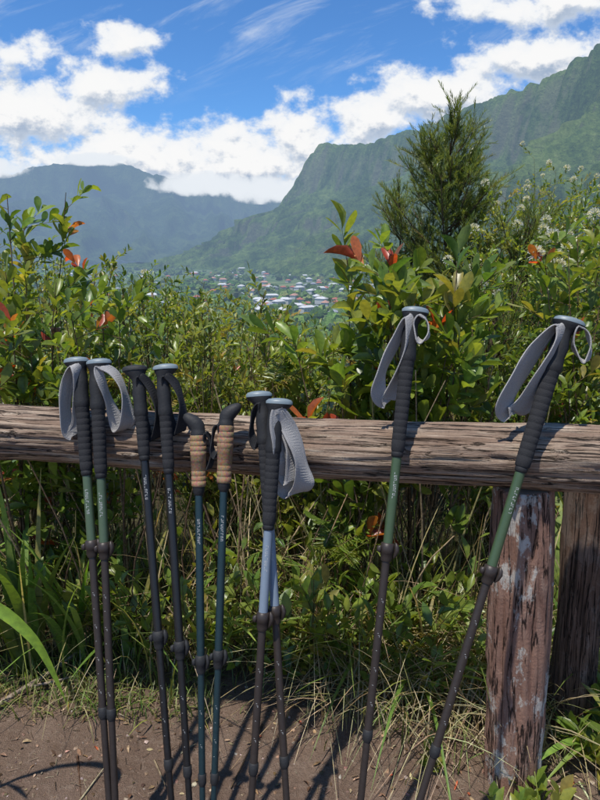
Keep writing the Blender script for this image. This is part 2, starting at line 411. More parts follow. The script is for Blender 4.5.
def log(name, A, B, r0, r1, mat, parent, seed=0, groove=.006, n=220, k=72, knots=()):
    A = Vector(A); B = Vector(B); L = (B - A).length
    V = []
    for i in range(n + 1):
        s_ = i / n; x = s_ * L
        r = r0 + (r1 - r0) * s_ + .010 * noise.noise(Vector((x * 1.8, seed, 0)))
        cy = .010 * noise.noise(Vector((x * 1.1, seed, 5))); cz = .012 * noise.noise(Vector((x * 1.1, seed, 9)))
        for j in range(k):
            th = 2 * math.pi * j / k
            q = Vector((x * 1.3 + seed * 7, math.cos(th) * 4.2, math.sin(th) * 4.2))
            gr = abs(noise.noise(q * 1.0)); gr2 = abs(noise.noise(Vector((x * 1.1, math.cos(th) * 9, math.sin(th) * 9 + seed))))
            dr = -groove * max(0, 1 - gr * 9) - groove * .7 * max(0, 1 - gr2 * 7) + .004 * noise.noise(Vector((x * 9, math.cos(th) * 2, math.sin(th) * 2 + seed))) + .006 * noise.noise(Vector((x * 2.5, math.cos(th) * 1.2, math.sin(th) * 1.2 + seed)))
            for (kx, kt, kr) in knots:
                dk = math.hypot(x - kx, (((th - kt + math.pi) % (2 * math.pi)) - math.pi) * r) / kr
                if dk < 2: dr += .008 * math.exp(-dk * dk * 1.5) - .010 * math.exp(-dk * dk * 12)
            if i in (0, n): dr -= .006
            rr = r + dr
            V.append((x, cy + rr * math.cos(th), cz + rr * math.sin(th)))
    F = [(i * k + j, i * k + (j + 1) % k, (i + 1) * k + (j + 1) % k, (i + 1) * k + j) for i in range(n) for j in range(k)]
    g = Geo(); g.add(V, [np.array(F)])
    for i0, sgn in ((0, 1), (n, -1)):
        c = np.array(V[i0 * k:(i0 + 1) * k]); cen = c.mean(0) + np.array([.002 * sgn, 0, 0])
        vv = np.vstack([c, cen[None]]); ff = [(j, (j + 1) % k, k)[::-sgn if sgn == 1 else 1] for j in range(k)]
        g.add(vv, [np.array(ff)], 1)
    o = g.build(name, [mat, M_END], parent)
    o.location = A
    o.rotation_euler = (B - A).to_track_quat('X', 'Z').to_euler()
    return o
fence = bpy.data.objects.new('wooden_fence', None); COL.objects.link(fence)
log('rail', (-2.5, 2.0, 1.062), (2.3, 1.232 + .02, 1.062), .076, .095, M_BEAM, fence, 1, n=560, k=96, groove=.010, knots=[(2.05, 3.4, .022), (2.85, 3.0, .025), (3.2, 2.7, .018), (3.6, 3.5, .022), (1.7, 2.9, .02)])
log('post_1', (.675, 1.535, -.25), (.612, 1.535, .98), .088, .084, M_POST, fence, 2, groove=.007, knots=[(.7, 4.4, .03), (.95, 3.0, .02), (.4, 4.0, .02)])
log('post_2', (.95, 1.76, -.25), (.885, 1.72, .93), .072, .068, M_POST2, fence, 5)
log('post_3', (-2.1, 1.94, -.25), (-2.1, 1.93, .99), .085, .08, M_POST, fence, 8)
log('post_4', (2.05, 1.30, -.25), (2.05, 1.30, .98), .085, .08, M_POST, fence, 9)

# ------------------------------------------------------------------ trekking poles
BLACK = plain('black_rubber', (.018, .018, .019), .65, .3, 150, .4, .35)
FOAM = plain('foam_grip', (.026, .026, .028), .9, .35, 300, .6, .2)
CAP = plain('grey_cap', (.17, .21, .23), .45, .12, 100, .1)
GREEN = plain('green_aluminium', (.05, .085, .038), .42, .12, 90, .05, .5)
GREEN2 = plain('sage_aluminium', (.065, .10, .055), .42, .12, 90, .05, .5)
DARK = plain('dark_brown_aluminium', (.036, .027, .023), .45, .2, 90, .05, .4, .1)
BLK_M = plain('black_carbon', (.010, .010, .011), .35, .3, 90, .0, .5)
TEAL = plain('teal_carbon', (.008, .027, .034), .35, .2, 90, .0, .5)
BLUEG = plain('blue_grey_aluminium', (.18, .225, .28), .4, .08, 90, .0, .6)
STRAP = plain('grey_webbing', (.35, .335, .32), .9, .32, 420, 1., .1)
STRAPD = plain('dark_webbing', (.03, .03, .032), .9, .3, 420, .8, .1)
WHITE = plain('grey_print', (.45, .45, .44), .5, .05)
STEEL = plain('steel', (.4, .4, .42), .3, .1, metallic=.9)
m, nt = newmat('cork'); tc = nt.a('ShaderNodeTexCoord').outputs['Object']
vo = nt.a('ShaderNodeTexVoronoi', {'Vector': tc, 'Scale': 260.}).outputs['Color']
c = nt.mix(nt.noise(tc, 90, 5, .7), (.17, .085, .04), (.40, .24, .13)); c = nt.mix(.35, c, nt.mix(1., vo, (.4, .26, .15), 'MULTIPLY'))
p = nt.a('ShaderNodeBsdfPrincipled', {'Base Color': c, 'Roughness': .85}); out(nt, p.outputs[0]); CORK = m

def plane_y(x, z): return 1.483 - .16 * x + .30 * (z - 1.066)
def lathe(name, par, R, Lp, secs, mat, k=24, cap=True):
    V = []
    for s_, rx, ry, ox, oy in secs:
        for j in range(k):
            th = 2 * math.pi * j / k
            V.append(R @ Vector((ox + rx * math.cos(th), oy + ry * math.sin(th), Lp - s_)))
    n = len(secs)
    F = [(i * k + j, (i + 1) * k + j, (i + 1) * k + (j + 1) % k, i * k + (j + 1) % k) for i in range(n - 1) for j in range(k)]
    g = Geo(); g.add([v[:] for v in V], [np.array(F)])
    if cap:
        for i0, fl in ((0, False), (n - 1, True)):
            s_, rx, ry, ox, oy = secs[i0]
            vv = [v[:] for v in V[i0 * k:(i0 + 1) * k]] + [(R @ Vector((ox, oy, Lp - s_)))[:]]
            g.add(vv, [np.array([((j + 1) % k, j, k) if fl else (j, (j + 1) % k, k) for j in range(k)])])
    return g.build(name, [mat], par)
def catmull(P, n=10, closed=True):
    P = [Vector(p) for p in P]; o = []; N = len(P)
    for i in range(N if closed else N - 1):
        if closed: a, b, c, d = P[i - 1], P[i], P[(i + 1) % N], P[(i + 2) % N]
        else: a, b, c, d = P[max(0, i - 1)], P[i], P[i + 1], P[min(N - 1, i + 2)]
        for t in range(n):
            t = t / n
            o.append(.5 * ((2 * b) + (c - a) * t + (2 * a - 5 * b + 4 * c - d) * t * t + (3 * b - a - 3 * c + d) * t ** 3))
    return o
U_ = .00268
def strap(par, head, path, mat, wid, wv, thick=.0028, yf=-.028, name='strap'):
    P = [head + Vector((a * U_, yf + .009 * math.sin(i * 1.7), -b * U_)) for i, (a, b) in enumerate(path)]
    C = catmull(P, 10); n = len(C)
    V = []
    for i in range(n):
        T = (C[(i + 1) % n] - C[i - 1]).normalized()
        w = Vector(wv).normalized()
        ph = 2 * math.pi * i / n
        w = (w + .42 * Vector((math.sin(ph * 2 + 1), .3 * math.cos(ph), math.cos(ph * 2)))).normalized()
        N = T.cross(w).normalized()
        w2 = N.cross(T).normalized(); w = (w * .5 + w2 * .5).normalized()
        taper = .5 + .5 * min(1, min(i, n - i) / (n * .22))
        for a, b in ((-.5, -.5), (-.38, -.75), (-.3, -.45), (.3, -.45), (.38, -.75), (.5, -.5), (.5, .5), (.38, .75), (.3, .45), (-.3, .45), (-.38, .75), (-.5, .5)):
            V.append((C[i] + w * wid * taper * a + N * thick * b)[:])
    k = 12
    F = [(i * k + j, ((i + 1) % n) * k + j, ((i + 1) % n) * k + (j + 1) % k, i * k + (j + 1) % k) for i in range(n) for j in range(k)]
    g = Geo(); g.add(V, [np.array(F)]); g.build(name, [mat], par, smooth=False)

def pole(tx, tz, bx, zg, zm, c_up, c_low, hd=1, straps=(), cap=CAP, fy=0, r=.0122, grip=FOAM, cork=False, hs=1.12, gsc=1.05):
    tip = Vector((bx, plane_y(bx, 0) + fy, 0.0)); top = Vector((tx, plane_y(tx, tz) + fy, tz))
    tip.z = -.01
    par = bpy.data.objects.new('trekking_pole', None); COL.objects.link(par); par.location = tip
    ax = top - tip; L = ax.length; Z = ax.normalized(); X = (Vector((1, 0, 0)) - Z * Z.x).normalized(); Y = Z.cross(X)
    R = Matrix((X, Y, Z)).transposed()
    f = L / tz
    sg = (tz - zg) * f; sm = (tz - zm) * f
    hw, hdp = .031 * hs, .021 * hs
    if not cork:
        o = .008 * hd
        lathe('cap', par, R, L, [(-.005, .004, .003, o * 1.2, 0), (-.004, hw * .5, hdp * .5, o * 1.2, 0), (-.001, hw * .85, hdp * .85, o * 1.1, 0), (.004, hw, hdp, o, 0), (.0105, hw * 1.0, hdp * 1.0, o, 0)], cap)
        G = [(.0108, hw * .96, hdp * .97, o, 0), (.018, hw * .84, hdp * .95, o * .8, 0), (.028, .0215, .0185, o * .4, 0), (.040, .0178, .0175, 0, 0), (.055, .0182, .018, -.001 * hd, -.001), (.075, .0200, .0195, 0, -.002), (.098, .0185, .018, 0, 0), (.118, .0198, .0195, 0, -.001), (.130, .0205, .020, 0, 0), (.136, .0185, .018, 0, 0)]
        G = [(s_, a * gsc, b * gsc, c, d) for s_, a, b, c, d in G]
        lathe('grip', par, R, L, G, BLACK)
        E = [(.136, .0178 * gsc, .0178 * gsc, 0, 0)]; s_ = .150
        while s_ < sg - .02:
            rr = (.0176 - .0012 * (s_ - .136) / max(.01, sg - .136)) * gsc
            E += [(s_, rr, rr, 0, 0), (s_ + .001, rr - .0004, rr - .0004, 0, 0), (s_ + .003, rr - .0004, rr - .0004, 0, 0), (s_ + .004, rr, rr, 0, 0)]; s_ += .017
        E += [(sg - .004, .0160 * gsc, .0160 * gsc, 0, 0), (sg, .014 * gsc, .014 * gsc, 0, 0)]
        lathe('grip_extension', par, R, L, E, grip)
        lathe('collar', par, R, L, [(sg, r * 1.2, r * 1.2, 0, 0), (sg + .003, r * 1.28, r * 1.28, 0, 0), (sg + .012, r * 1.22, r * 1.22, 0, 0), (sg + .014, r, r, 0, 0)], BLACK)
        s0 = sg + .012
    else:
        o = .010 * hd
        lathe('head', par, R, L, [(-.016, .003, .003, o * 2.9, 0), (-.013, .012, .009, o * 2.6, 0), (-.005, .021, .015, o * 2.0, 0), (.006, .025, .018, o * 1.2, 0), (.016, .0235, .019, o * .6, 0), (.026, .020, .018, o * .2, 0), (.034, .0195, .0185, 0, 0), (.040, .0215, .021, 0, 0), (.045, .0205, .020, 0, 0)], BLACK)
        E = [(.044, .0205, .020, 0, 0)]; N6 = 10
        for i in range(N6):
            a = .047 + (sg - .052) * i / N6; b = .047 + (sg - .052) * (i + .9) / N6
            q = 1.08 + .03 * math.sin(i * .7) - .014 * i
            E += [(a, .0205 * q, .0200 * q, 0, 0), (b, .0205 * q, .0200 * q, 0, 0), (b + .0006, .0200 * q, .0195 * q, 0, 0), (b + .0012, .0200 * q, .0195 * q, 0, 0)]
        E += [(sg - .003, .016, .016, 0, 0)]
        lathe('cork_grip', par, R, L, E, CORK)
        lathe('collar', par, R, L, [(sg - .004, .0165, .0165, 0, 0), (sg + .012, .0150, .0150, 0, 0), (sg + .02, r, r, 0, 0)], BLACK)
        s0 = sg + .012
    lathe('upper_shaft', par, R, L, [(s0, r, r, 0, 0), (sm - .012, r, r, 0, 0)], c_up)
    q = r / .0122 * 1.06
    CM = DARK if c_up in (BLUEG, GREEN, GREEN2) else BLACK
    lathe('clamp', par, R, L, [(sm - .020, r * 1.05, r * 1.05, 0, 0), (sm - .018, .0158 * q, .0158 * q, 0, 0), (sm + .004, .0165 * q, .0165 * q, 0, 0), (sm + .006, .0148 * q, .0148 * q, 0, 0), (sm + .018, .0142 * q, .0142 * q, 0, 0), (sm + .026, .0122 * q, .0122 * q, 0, 0)], CM)
    lathe('clamp_lever', par, R, L, [(sm - .022, .002, .003, .0185 * q, -.004), (sm - .016, .0055 * q, .009, .0205 * q, -.005), (sm - .004, .0062 * q, .0095, .0225 * q, -.005), (sm + .010, .005 * q, .008, .0195 * q, -.004), (sm + .018, .002, .003, .0165 * q, -.003)], CM, 12)
    lathe('clamp_screw', par, R, L, [(sm - .012, .002, .003, -.0175 * q, -.004), (sm - .009, .006 * q, .007, -.0195 * q, -.004), (sm + .003, .006 * q, .007, -.0195 * q, -.004), (sm + .006, .002, .003, -.0175 * q, -.004)], CM, 12)
    rl = r * .84
    s2 = sm + (L - sm) * .50
    lathe('middle_shaft', par, R, L, [(sm + .018, rl, rl, 0, 0), (s2, rl, rl, 0, 0)], c_low)
    lathe('lower_collar', par, R, L, [(s2 - .006, rl * 1.05, rl * 1.05, 0, 0), (s2 - .004, rl * 1.25, rl * 1.25, 0, 0), (s2 + .018, rl * 1.25, rl * 1.25, 0, 0), (s2 + .024, rl, rl, 0, 0)], BLACK)
    r3 = rl * .88
    lathe('lower_shaft', par, R, L, [(s2 + .02, r3, r3, 0, 0), (L - .07, r3, r3, 0, 0)], c_low)
    lathe('basket', par, R, L, [(L - .075, .010, .010, 0, 0), (L - .066, .012, .012, 0, 0), (L - .062, .022, .022, 0, 0), (L - .058, .022, .022, 0, 0), (L - .054, .010, .010, 0, 0)], BLACK)
    lathe('tip', par, R, L, [(L - .055, .008, .008, 0, 0), (L - .012, .005, .005, 0, 0), (L - .011, .003, .003, 0, 0), (L, .002, .002, 0, 0)], STEEL)
    g = Geo()
    def stroke(sa, sb, ta, tb, rr):
        ts = np.linspace(ta, tb, 4); vv = []
        for t in ts:
            for s_ in (sa, sb):
                vv.append((R @ Vector((rr * math.sin(t), -rr * math.cos(t), L - s_)))[:])
        g.add(vv, [np.array([(2 * i, 2 * i + 1, 2 * i + 3, 2 * i + 2) for i in range(3)])])
    rr = r + .0004; s_ = s0 + (.04 if not cork else .07)
    rnd = random.Random(int(tx * 1000))
    for i in range(9):
        w = .0048
        if rnd.random() < .75: stroke(s_, s_ + .0010, -.3, .3, rr)
        stroke(s_, s_ + w, -.3, -.2, rr) if rnd.random() < .5 else stroke(s_, s_ + w, .2, .3, rr)
        if rnd.random() < .5: stroke(s_ + w - .0010, s_ + w, -.3, .3, rr)
        s_ += w + .0028
    s_ = sm + .12; i = 0
    while s_ < s2 - .05:
        stroke(s_, s_ + .0009, -.35, -.05, rl + .0004)
        if i % 2 == 0:
            stroke(s_ + .005, s_ + .0056, -.2, .2, rl + .0004); stroke(s_ + .005, s_ + .010, .12, .2, rl + .0004)
        s_ += .043; i += 1
    g.build('printed_marks', [WHITE], par)
    for (pth, smat, wid, wv) in straps:
        strap(par, top - tip, pth, smat, wid, wv)
    return par

pole(-.616, 1.307, -.493, 1.013, .815, GREEN2, DARK, -1, [([(-3, 5), (-11, 22), (-15, 50), (-11, 76), (-3, 68), (0, 40), (2, 12)], STRAP, .044, (.65, .7, .1))])
pole(-.566, 1.303, -.481, 1.008, .812, GREEN2, DARK, 1, [([(6, 5), (20, 12), (31, 34), (32, 62), (22, 72), (15, 48), (9, 22)], STRAP, .044, (.65, .7, -.3))])
pole(-.446, 1.290, -.318, 1.06, .60, BLK_M, BLK_M, -1, [([(4, 8), (14, 20), (22, 48), (18, 72), (8, 68), (5, 35)], STRAPD, .034, (.6, .7, 0))], r=.0112, gsc=.95, cap=BLACK)
pole(-.375, 1.294, -.273, 1.03, .58, BLK_M, BLK_M, 1, [([(4, 8), (14, 18), (21, 42), (17, 66), (8, 60), (5, 30)], STRAPD, .034, (.6, .7, 0))], r=.0112, gsc=.95)
pole(-.274, 1.160, -.250, .985, .55, TEAL, TEAL, -1, [([(8, 12), (13, 20), (14, 38), (10, 48), (7, 34)], STRAPD, .018, (.5, .8, 0))], r=.0105, cork=True)
pole(-.196, 1.190, -.230, 1.000, .57, TEAL, TEAL, 1, [([(-7, 14), (-12, 20), (-14, 38), (-10, 46), (-6, 34)], STRAPD, .018, (.5, .8, 0))], r=.0105, cork=True, fy=-.004)
pole(-.101, 1.234, -.018, .93, .69, BLUEG, DARK, -1, [([(-2, 8), (-8, 20), (-10, 40), (-4, 52), (0, 30)], STRAPD, .024, (.6, .7, 0))], r=.0118)
pole(-.061, 1.225, -.139, .92, .69, BLUEG, DARK, 1, [([(2, 8), (12, 26), (22, 52), (27, 78), (20, 92), (8, 86), (5, 55), (1, 25)], STRAP, .060, (.85, .45, -.25)), ([(3, 10), (10, 30), (15, 55), (14, 78), (6, 70), (3, 35)], STRAP, .040, (.8, .5, .1))], fy=-.034, r=.0118)
pole(.289, 1.455, .121, 1.104, .865, GREEN, DARK, 1, [([(-6, 6), (-15, 28), (-28, 56), (-32, 78), (-23, 88), (-14, 70), (-4, 30)], STRAP, .048, (.8, .55, .3)), ([(4, 5), (12, 10), (14, 24), (6, 30), (0, 16)], STRAP, .024, (.5, .8, 0))])
pole(.66, 1.436, .205, 1.083, .830, GREEN, DARK, 1, [([(-12, 4), (-27, 24), (-43, 50), (-55, 76), (-47, 87), (-33, 78), (-22, 50), (-10, 18)], STRAP, .066, (.82, .5, -.28)), ([(6, 6), (15, 10), (19, 26), (14, 38), (4, 24)], STRAP, .024, (.5, .8, 0))], gsc=1.15, hs=1.25)

# ------------------------------------------------------------------ vegetation
PG = [(4, (.16, .225, .037)), (4, (.105, .17, .031)), (2.5, (.24, .29, .05)), (1.2, (.06, .11, .025)), (.7, (.34, .29, .07))]
PY = [(4, (.21, .25, .048)), (3, (.15, .20, .038)), (2, (.29, .30, .065)), (1, (.08, .13, .028)), (.6, (.36, .26, .11))]
PD = [(4, (.07, .12, .03)), (3, (.095, .15, .038)), (1, (.15, .19, .05))]
PR = [(3, (.42, .07, .03)), (2, (.48, .15, .05)), (1, (.32, .14, .04))]
def shrub(name, x, y, h, rad, L, W, tm, pal, ns=16, tw=12, m=8, smin=.3, red=0., lean=(0, 0), tl=(.10, .22), stemc=(.15, .105, .065), flowers=0, spread=.95):
    g = Geo(); z0 = gh(x, y); B = []; D = []
    for i in range(ns):
        a = rs.uniform(0, 6.28); rr = rad * math.sqrt(rs.rand())
        bx, by = x + .25 * rr * math.cos(a), y + .25 * rr * math.sin(a)
        hh = h * (1 - .45 * (rr / rad) ** 2 * rs.rand() - .22 * rs.rand()) if i > 2 else h * (1 - .05 * i)
        ex, ey = x + rr * math.cos(a) + lean[0], y + rr * math.sin(a) + lean[1]
        pts = []
        w1, w2 = rs.randn(2) * .04
        for k in range(9):
            t = k / 8
            q = t ** 1.5
            pts.append((bx + (ex - bx) * q + w1 * math.sin(t * 5) * h * .6, by + (ey - by) * q + w2 * math.sin(t * 4 + 1) * h * .6, z0 - .03 + (hh) * t))
        pts = np.array(pts)
        r0 = .004 + .005 * rs.rand()
        tube(g, pts, np.linspace(r0, .0016, 9), np.array(stemc) * rs.uniform(.6, 1.5), 1, 5)
        for j in range(tw):
            t = smin + (1 - smin) * (j + rs.rand()) / tw
            k = min(7, int(t * 8)); fr = t * 8 - k
            P = pts[k] * (1 - fr) + pts[k + 1] * fr
            aa = rs.uniform(0, 6.28)
            d = np.array([math.cos(aa), math.sin(aa), .35 + .9 * t * rs.rand()])
            B.append(P); D.append(d)
        B.append(pts[-2]); D.append(pts[-1] - pts[-2])
    B = np.array(B); D = np.array(D); n = len(B)
    TL = rs.uniform(tl[0], tl[1], n)
    twigs(g, B, D, TL, m, L, W, tm, pal, spread=spread, stemc=stemc, red=red, redpal=PR)
    if flowers:
        top = np.argsort(-B[:, 2] + .3 * rs.rand(n))[:flowers]
        for i in top:
            c = B[i] + nrm(D[i]) * TL[i]
            k = 60; dd = nrm(rs.randn(k, 3) + np.array([0, 0, .5]))
            leaves(g, c + dd * .018, dd, rs.randn(k, 3), .020, .009, T_ELL, np.full((k, 3), .60) * rs.uniform(.75, 1.1, (k, 1)))
    return g.build(name, [M_LEAF, M_STEM])

shrub('shrub', -1.22, 2.50, 1.86, .34, .080, .037, T_OBO, PG, 13, 9, 8, .35, red=.14)
shrub('shrub', -.82, 2.40, 1.52, .32, .070, .033, T_OBO, PG, 12, 9, 8, .35, red=.10)
shrub('shrub', -1.12, 2.25, 1.40, .25, .080, .038, T_OBO, PG, 8, 7, 8, .5, red=.12)
shrub('shrub', -.42, 2.75, 1.46, .40, .045, .018, T_ELL, PY, 22, 14, 9, .3, red=.02)
shrub('shrub', -.05, 2.65, 1.32, .34, .050, .020, T_ELL, PY, 20, 13, 9, .3)
shrub('shrub', .25, 2.30, 1.60, .26, .108, .046, T_OBO, PG, 12, 8, 7, .45, red=.04)
shrub('shrub', .50, 2.35, 1.66, .28, .104, .044, T_OBO, PG, 11, 8, 7, .45, red=.06)
shrub('shrub', .92, 2.7, 1.50, .36, .050, .018, T_ELL, PG, 20, 13, 9, .3)
shrub('shrub', 1.32, 2.55, 1.78, .36, .078, .037, T_OBO, PG, 14, 10, 7, .35, red=.04, flowers=8)
shrub('shrub', -1.75, 2.6, 1.7, .4, .06, .03, T_OBO, PG, 14, 10, 8, .3)
shrub('shrub', 1.85, 2.5, 1.7, .4, .06, .03, T_OBO, PG, 14, 10, 8, .3)
for (x, y, h, r, p, L) in [(-2.2, 3.8, 1.7, .6, PG, .05), (-1.5, 3.7, 1.62, .55, PY, .045), (-.95, 3.9, 1.50, .5, PG, .045), (-.4, 3.8, 1.27, .5, PY, .04), (.15, 3.7, 1.25, .5, PG, .045), (.75, 3.5, 1.5, .5, PD, .045), (1.3, 3.8, 1.72, .5, PG, .05), (1.8, 3.8, 1.85, .55, PY, .05), (2.5, 3.9, 1.9, .6, PG, .05)]:
    shrub('bush', x, y, h, r, L, L * .42, T_ELL, p, 26, 13, 8, .3, tl=(.12, .26), flowers=(8 if x > .6 else (3 if -1.2 < x < -.8 else 0)))
for (x, y, top, r, p) in [(-2.6, 6, 1.55, .9, PG), (-1.3, 6.5, 1.2, .9, PY), (-.3, 6.5, .9, .8, PG), (1.9, 5.6, 2.15, .6, PY), (2.7, 5.8, 2.35, .7, PG), (3.6, 6, 2.6, .9, PG), (-4, 7, 1.5, 1.1, PG), (3.3, 8, 2.75, .9, PY)]:
    h = top - gh(x, y)
    shrub('bush', x, y, h, r, .06, .026, T_ELL, p, 34, 14, 8, .5, tl=(.15, .35), flowers=(7 if x > 1 else 0))

def heath_tree(x, y, top, rad, npl, seed, name='heath_tree', bottom=.2, nn=34, nb=56, nl=.046):
    g = Geo(); z0 = gh(x, y); H = top - z0; B = []; D = []; TL = []
    tp = [(x + .05 * math.sin(t * 4 + seed), y + .04 * math.cos(t * 3), z0 + H * .90 * t) for t in np.linspace(0, 1, 10)]
    tube(g, tp, np.linspace(.045, .006, 10), (.13, .095, .065), 1, 7)
    for i in range(nb):
        t = bottom + (.98 - bottom) * (i + rs.rand()) / nb
        k = min(8, int(t * 9)); P0 = np.array(tp[k]) * (1 - (t * 9 - k)) + np.array(tp[k + 1]) * (t * 9 - k)
        a = rs.uniform(0, 6.28); Rr = rad * (math.sin(min(1, (1 - t) * 1.9 + .18) * 1.5)) ** .7 * rs.uniform(.35, 1.1)
        up = rs.uniform(.5, .95) * (.18 + Rr * .9)
        pts = [P0 + np.array([math.cos(a) * Rr * s_, math.sin(a) * Rr * s_, up * s_ ** 1.6]) for s_ in np.linspace(0, 1, 6)]
        tube(g, pts, np.linspace(.010, .003, 6), (.13, .095, .065), 1, 4)
        for j in range(npl):
            s_ = rs.uniform(.2, 1); k = min(4, int(s_ * 5)); P = pts[k] * (1 - (s_ * 5 - k)) + pts[k + 1] * (s_ * 5 - k)
            d = np.array([math.cos(a) * .5, math.sin(a) * .5, .9]) + rs.randn(3) * .5
            B.append(P); D.append(d); TL.append(rs.uniform(.12, .30))
    twigs(g, np.array(B), np.array(D), np.array(TL), nn, nl, .0050, T_NEE, [(3, (.11, .155, .045)), (2, (.155, .20, .06)), (1, (.22, .25, .085))], spread=.7, upb=.25, droop=.05, sr=.002)
    return g.build(name, [M_LEAF, M_STEM])
heath_tree(1.44, 6.0, 2.90, .60, 26, 1, nb=76, bottom=.35)
heath_tree(1.95, 5.4, 2.0, .45, 10, 2, nb=40)
heath_tree(.95, 3.05, 1.42, .30, 8, 3, 'heath_shrub', nb=36, nl=.03)
heath_tree(.98, 6.4, 2.25, .45, 14, 4, nb=44)

def fern(x, y, z, n, L, name='fern'):
    g = Geo(); a = rs.uniform(0, 6.28, n)
    D = np.stack([np.cos(a), np.sin(a), rs.uniform(.5, 1.2, n)], 1)
    B = np.tile([[x, y, z]], (n, 1)) + .02 * rs.randn(n, 3)
    twigs(g, B, D, rs.uniform(.7, 1.1, n) * L, 44, L * .28, L * .045, T_LAN, [(3, (.16, .22, .04)), (1, (.23, .27, .06)), (1, (.30, .23, .08))], spread=1.35, pinn=True, droop=.35, sr=.0018)
    sticks(g, np.array([[x, y, gh(x, y) - .02]]), np.array([[x, y, z]]), .006, .004, np.array([.15, .11, .06]), 1, 5)
    g.build(name, [M_LEAF, M_STEM])
for q in [(.42, 2.5, 1.1, 8, .32), (-.55, 2.3, .95, 7, .3), (.15, 2.15, .45, 8, .3), (.8, 2.2, .7, 8, .32), (-.1, 2.4, 1.05, 7, .25), (.45, 2.0, .15, 9, .28), (-1.05, 2.3, .3, 9, .35), (-.7, 2.2, 1.12, 6, .25)]:
    fern(*q)

def blades(g, n, xr, yr, L, W, bend, pal, z=None, seg=7, fold=.25, xfun=None):
    x = rs.uniform(xr[0], xr[1], n); y = rs.uniform(yr[0], yr[1], n)
    if xfun is not None:
        k = xfun(x, y); x = x[k]; y = y[k]; n = len(x)
    B = np.stack([x, y, [gh(a, b) - .005 for a, b in zip(x, y)]], 1)
    LL = rs.uniform(L[0], L[1], n); WW = rs.uniform(W[0], W[1], n); bd = rs.uniform(bend[0], bend[1], n); a = rs.uniform(0, 6.28, n)
    Hd = np.stack([np.cos(a), np.sin(a), 0 * a], 1); S = np.stack([-np.sin(a), np.cos(a), 0 * a], 1)
    s_ = np.linspace(0, 1, seg + 1)
    V = []
    for t in s_:
        hor = bd * t ** 1.8; ver = t * (1 - .15 * bd) - .75 * bd * bd * t ** 2.6
        C = B + (LL * hor)[:, None] * Hd; C[:, 2] += LL * ver
        w = WW * (1 - t ** 2.5) * (.6 + .8 * min(t * 3, 1) * .5) + .0003
        up = np.array([[0, 0, 1.]]) * (w * fold)[:, None]
        V += [C - S * w[:, None] + up, C, C + S * w[:, None] + up]
    V = np.stack(V, 1); K = 3 * (seg + 1)
    f = []
    for i in range(seg):
        p = 3 * i; f += [(p, p + 1, p + 4, p + 3), (p + 1, p + 2, p + 5, p + 4)]
    F = (np.array(f)[None] + (np.arange(n) * K)[:, None, None]).reshape(-1, 4)
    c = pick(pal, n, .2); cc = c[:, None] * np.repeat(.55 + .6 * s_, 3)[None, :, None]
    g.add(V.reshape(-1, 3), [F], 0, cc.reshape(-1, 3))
GG = [(3.5, (.16, .22, .05)), (2.5, (.22, .27, .07)), (1.5, (.10, .16, .035)), (2.4, (.42, .35, .19))]
GD = [(3, (.50, .42, .26)), (2, (.38, .30, .17)), (1, (.24, .25, .10))]
g = Geo()
edge = lambda x, y: y > 2.00 + .12 * np.sin(x * 3.1) - .55 * np.clip(x + .15, 0, .55) / .55 * .9 + .10 * rs.randn(len(x))
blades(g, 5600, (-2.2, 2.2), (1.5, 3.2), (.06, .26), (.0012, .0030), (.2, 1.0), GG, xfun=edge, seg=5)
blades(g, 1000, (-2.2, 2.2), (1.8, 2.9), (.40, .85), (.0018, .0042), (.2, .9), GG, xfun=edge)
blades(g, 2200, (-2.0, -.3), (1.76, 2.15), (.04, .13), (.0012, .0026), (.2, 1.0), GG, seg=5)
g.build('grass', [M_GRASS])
g = Geo()
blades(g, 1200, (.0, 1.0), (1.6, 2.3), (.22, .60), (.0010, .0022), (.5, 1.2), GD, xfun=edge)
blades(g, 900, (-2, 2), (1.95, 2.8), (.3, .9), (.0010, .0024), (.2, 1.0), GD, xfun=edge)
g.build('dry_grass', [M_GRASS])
def tuft(name, x, y, n, L, W, bend, pal=None):
    g = Geo(); blades(g, n, (x - .05, x + .05), (y - .04, y + .04), L, W, bend, pal or [(3, (.16, .26, .045)), (2, (.23, .31, .06)), (.4, (.32, .29, .09))], seg=10)
    g.build(name, [M_GRASS])
for q in [(-1.05, 2.02, 16, (.55, .9), (.014, .022), (.12, .5)), (-.88, 2.06, 15, (.5, .85), (.013, .02), (.2, .6)), (-.68, 2.1, 9, (.4, .7), (.010, .016), (.3, .8)), (-.35, 2.1, 9, (.5, .85), (.008, .014), (.4, .9)), (.32, 2.05, 12, (.45, .8), (.006, .012), (.5, 1.0)), (.42, 1.85, 12, (.3, .6), (.006, .010), (.5, 1.1)), (.15, 1.95, 10, (.35, .65), (.005, .009), (.5, 1.1)), (1.02, 1.85, 16, (.3, .6), (.012, .018), (.5, 1.0)), (.98, 1.6, 9, (.25, .45), (.012, .018), (.6, 1.1)), (1.25, 2.3, 12, (1.0, 1.5), (.014, .02), (.3, .7)), (1.0, 2.15, 7, (1.1, 1.45), (.016, .022), (.3, .6)), (-1.5, 2.3, 14, (.5, .9), (.012, .02), (.3, .8))]:
    tuft('strap_leaf_plant', *q)
g = Geo()
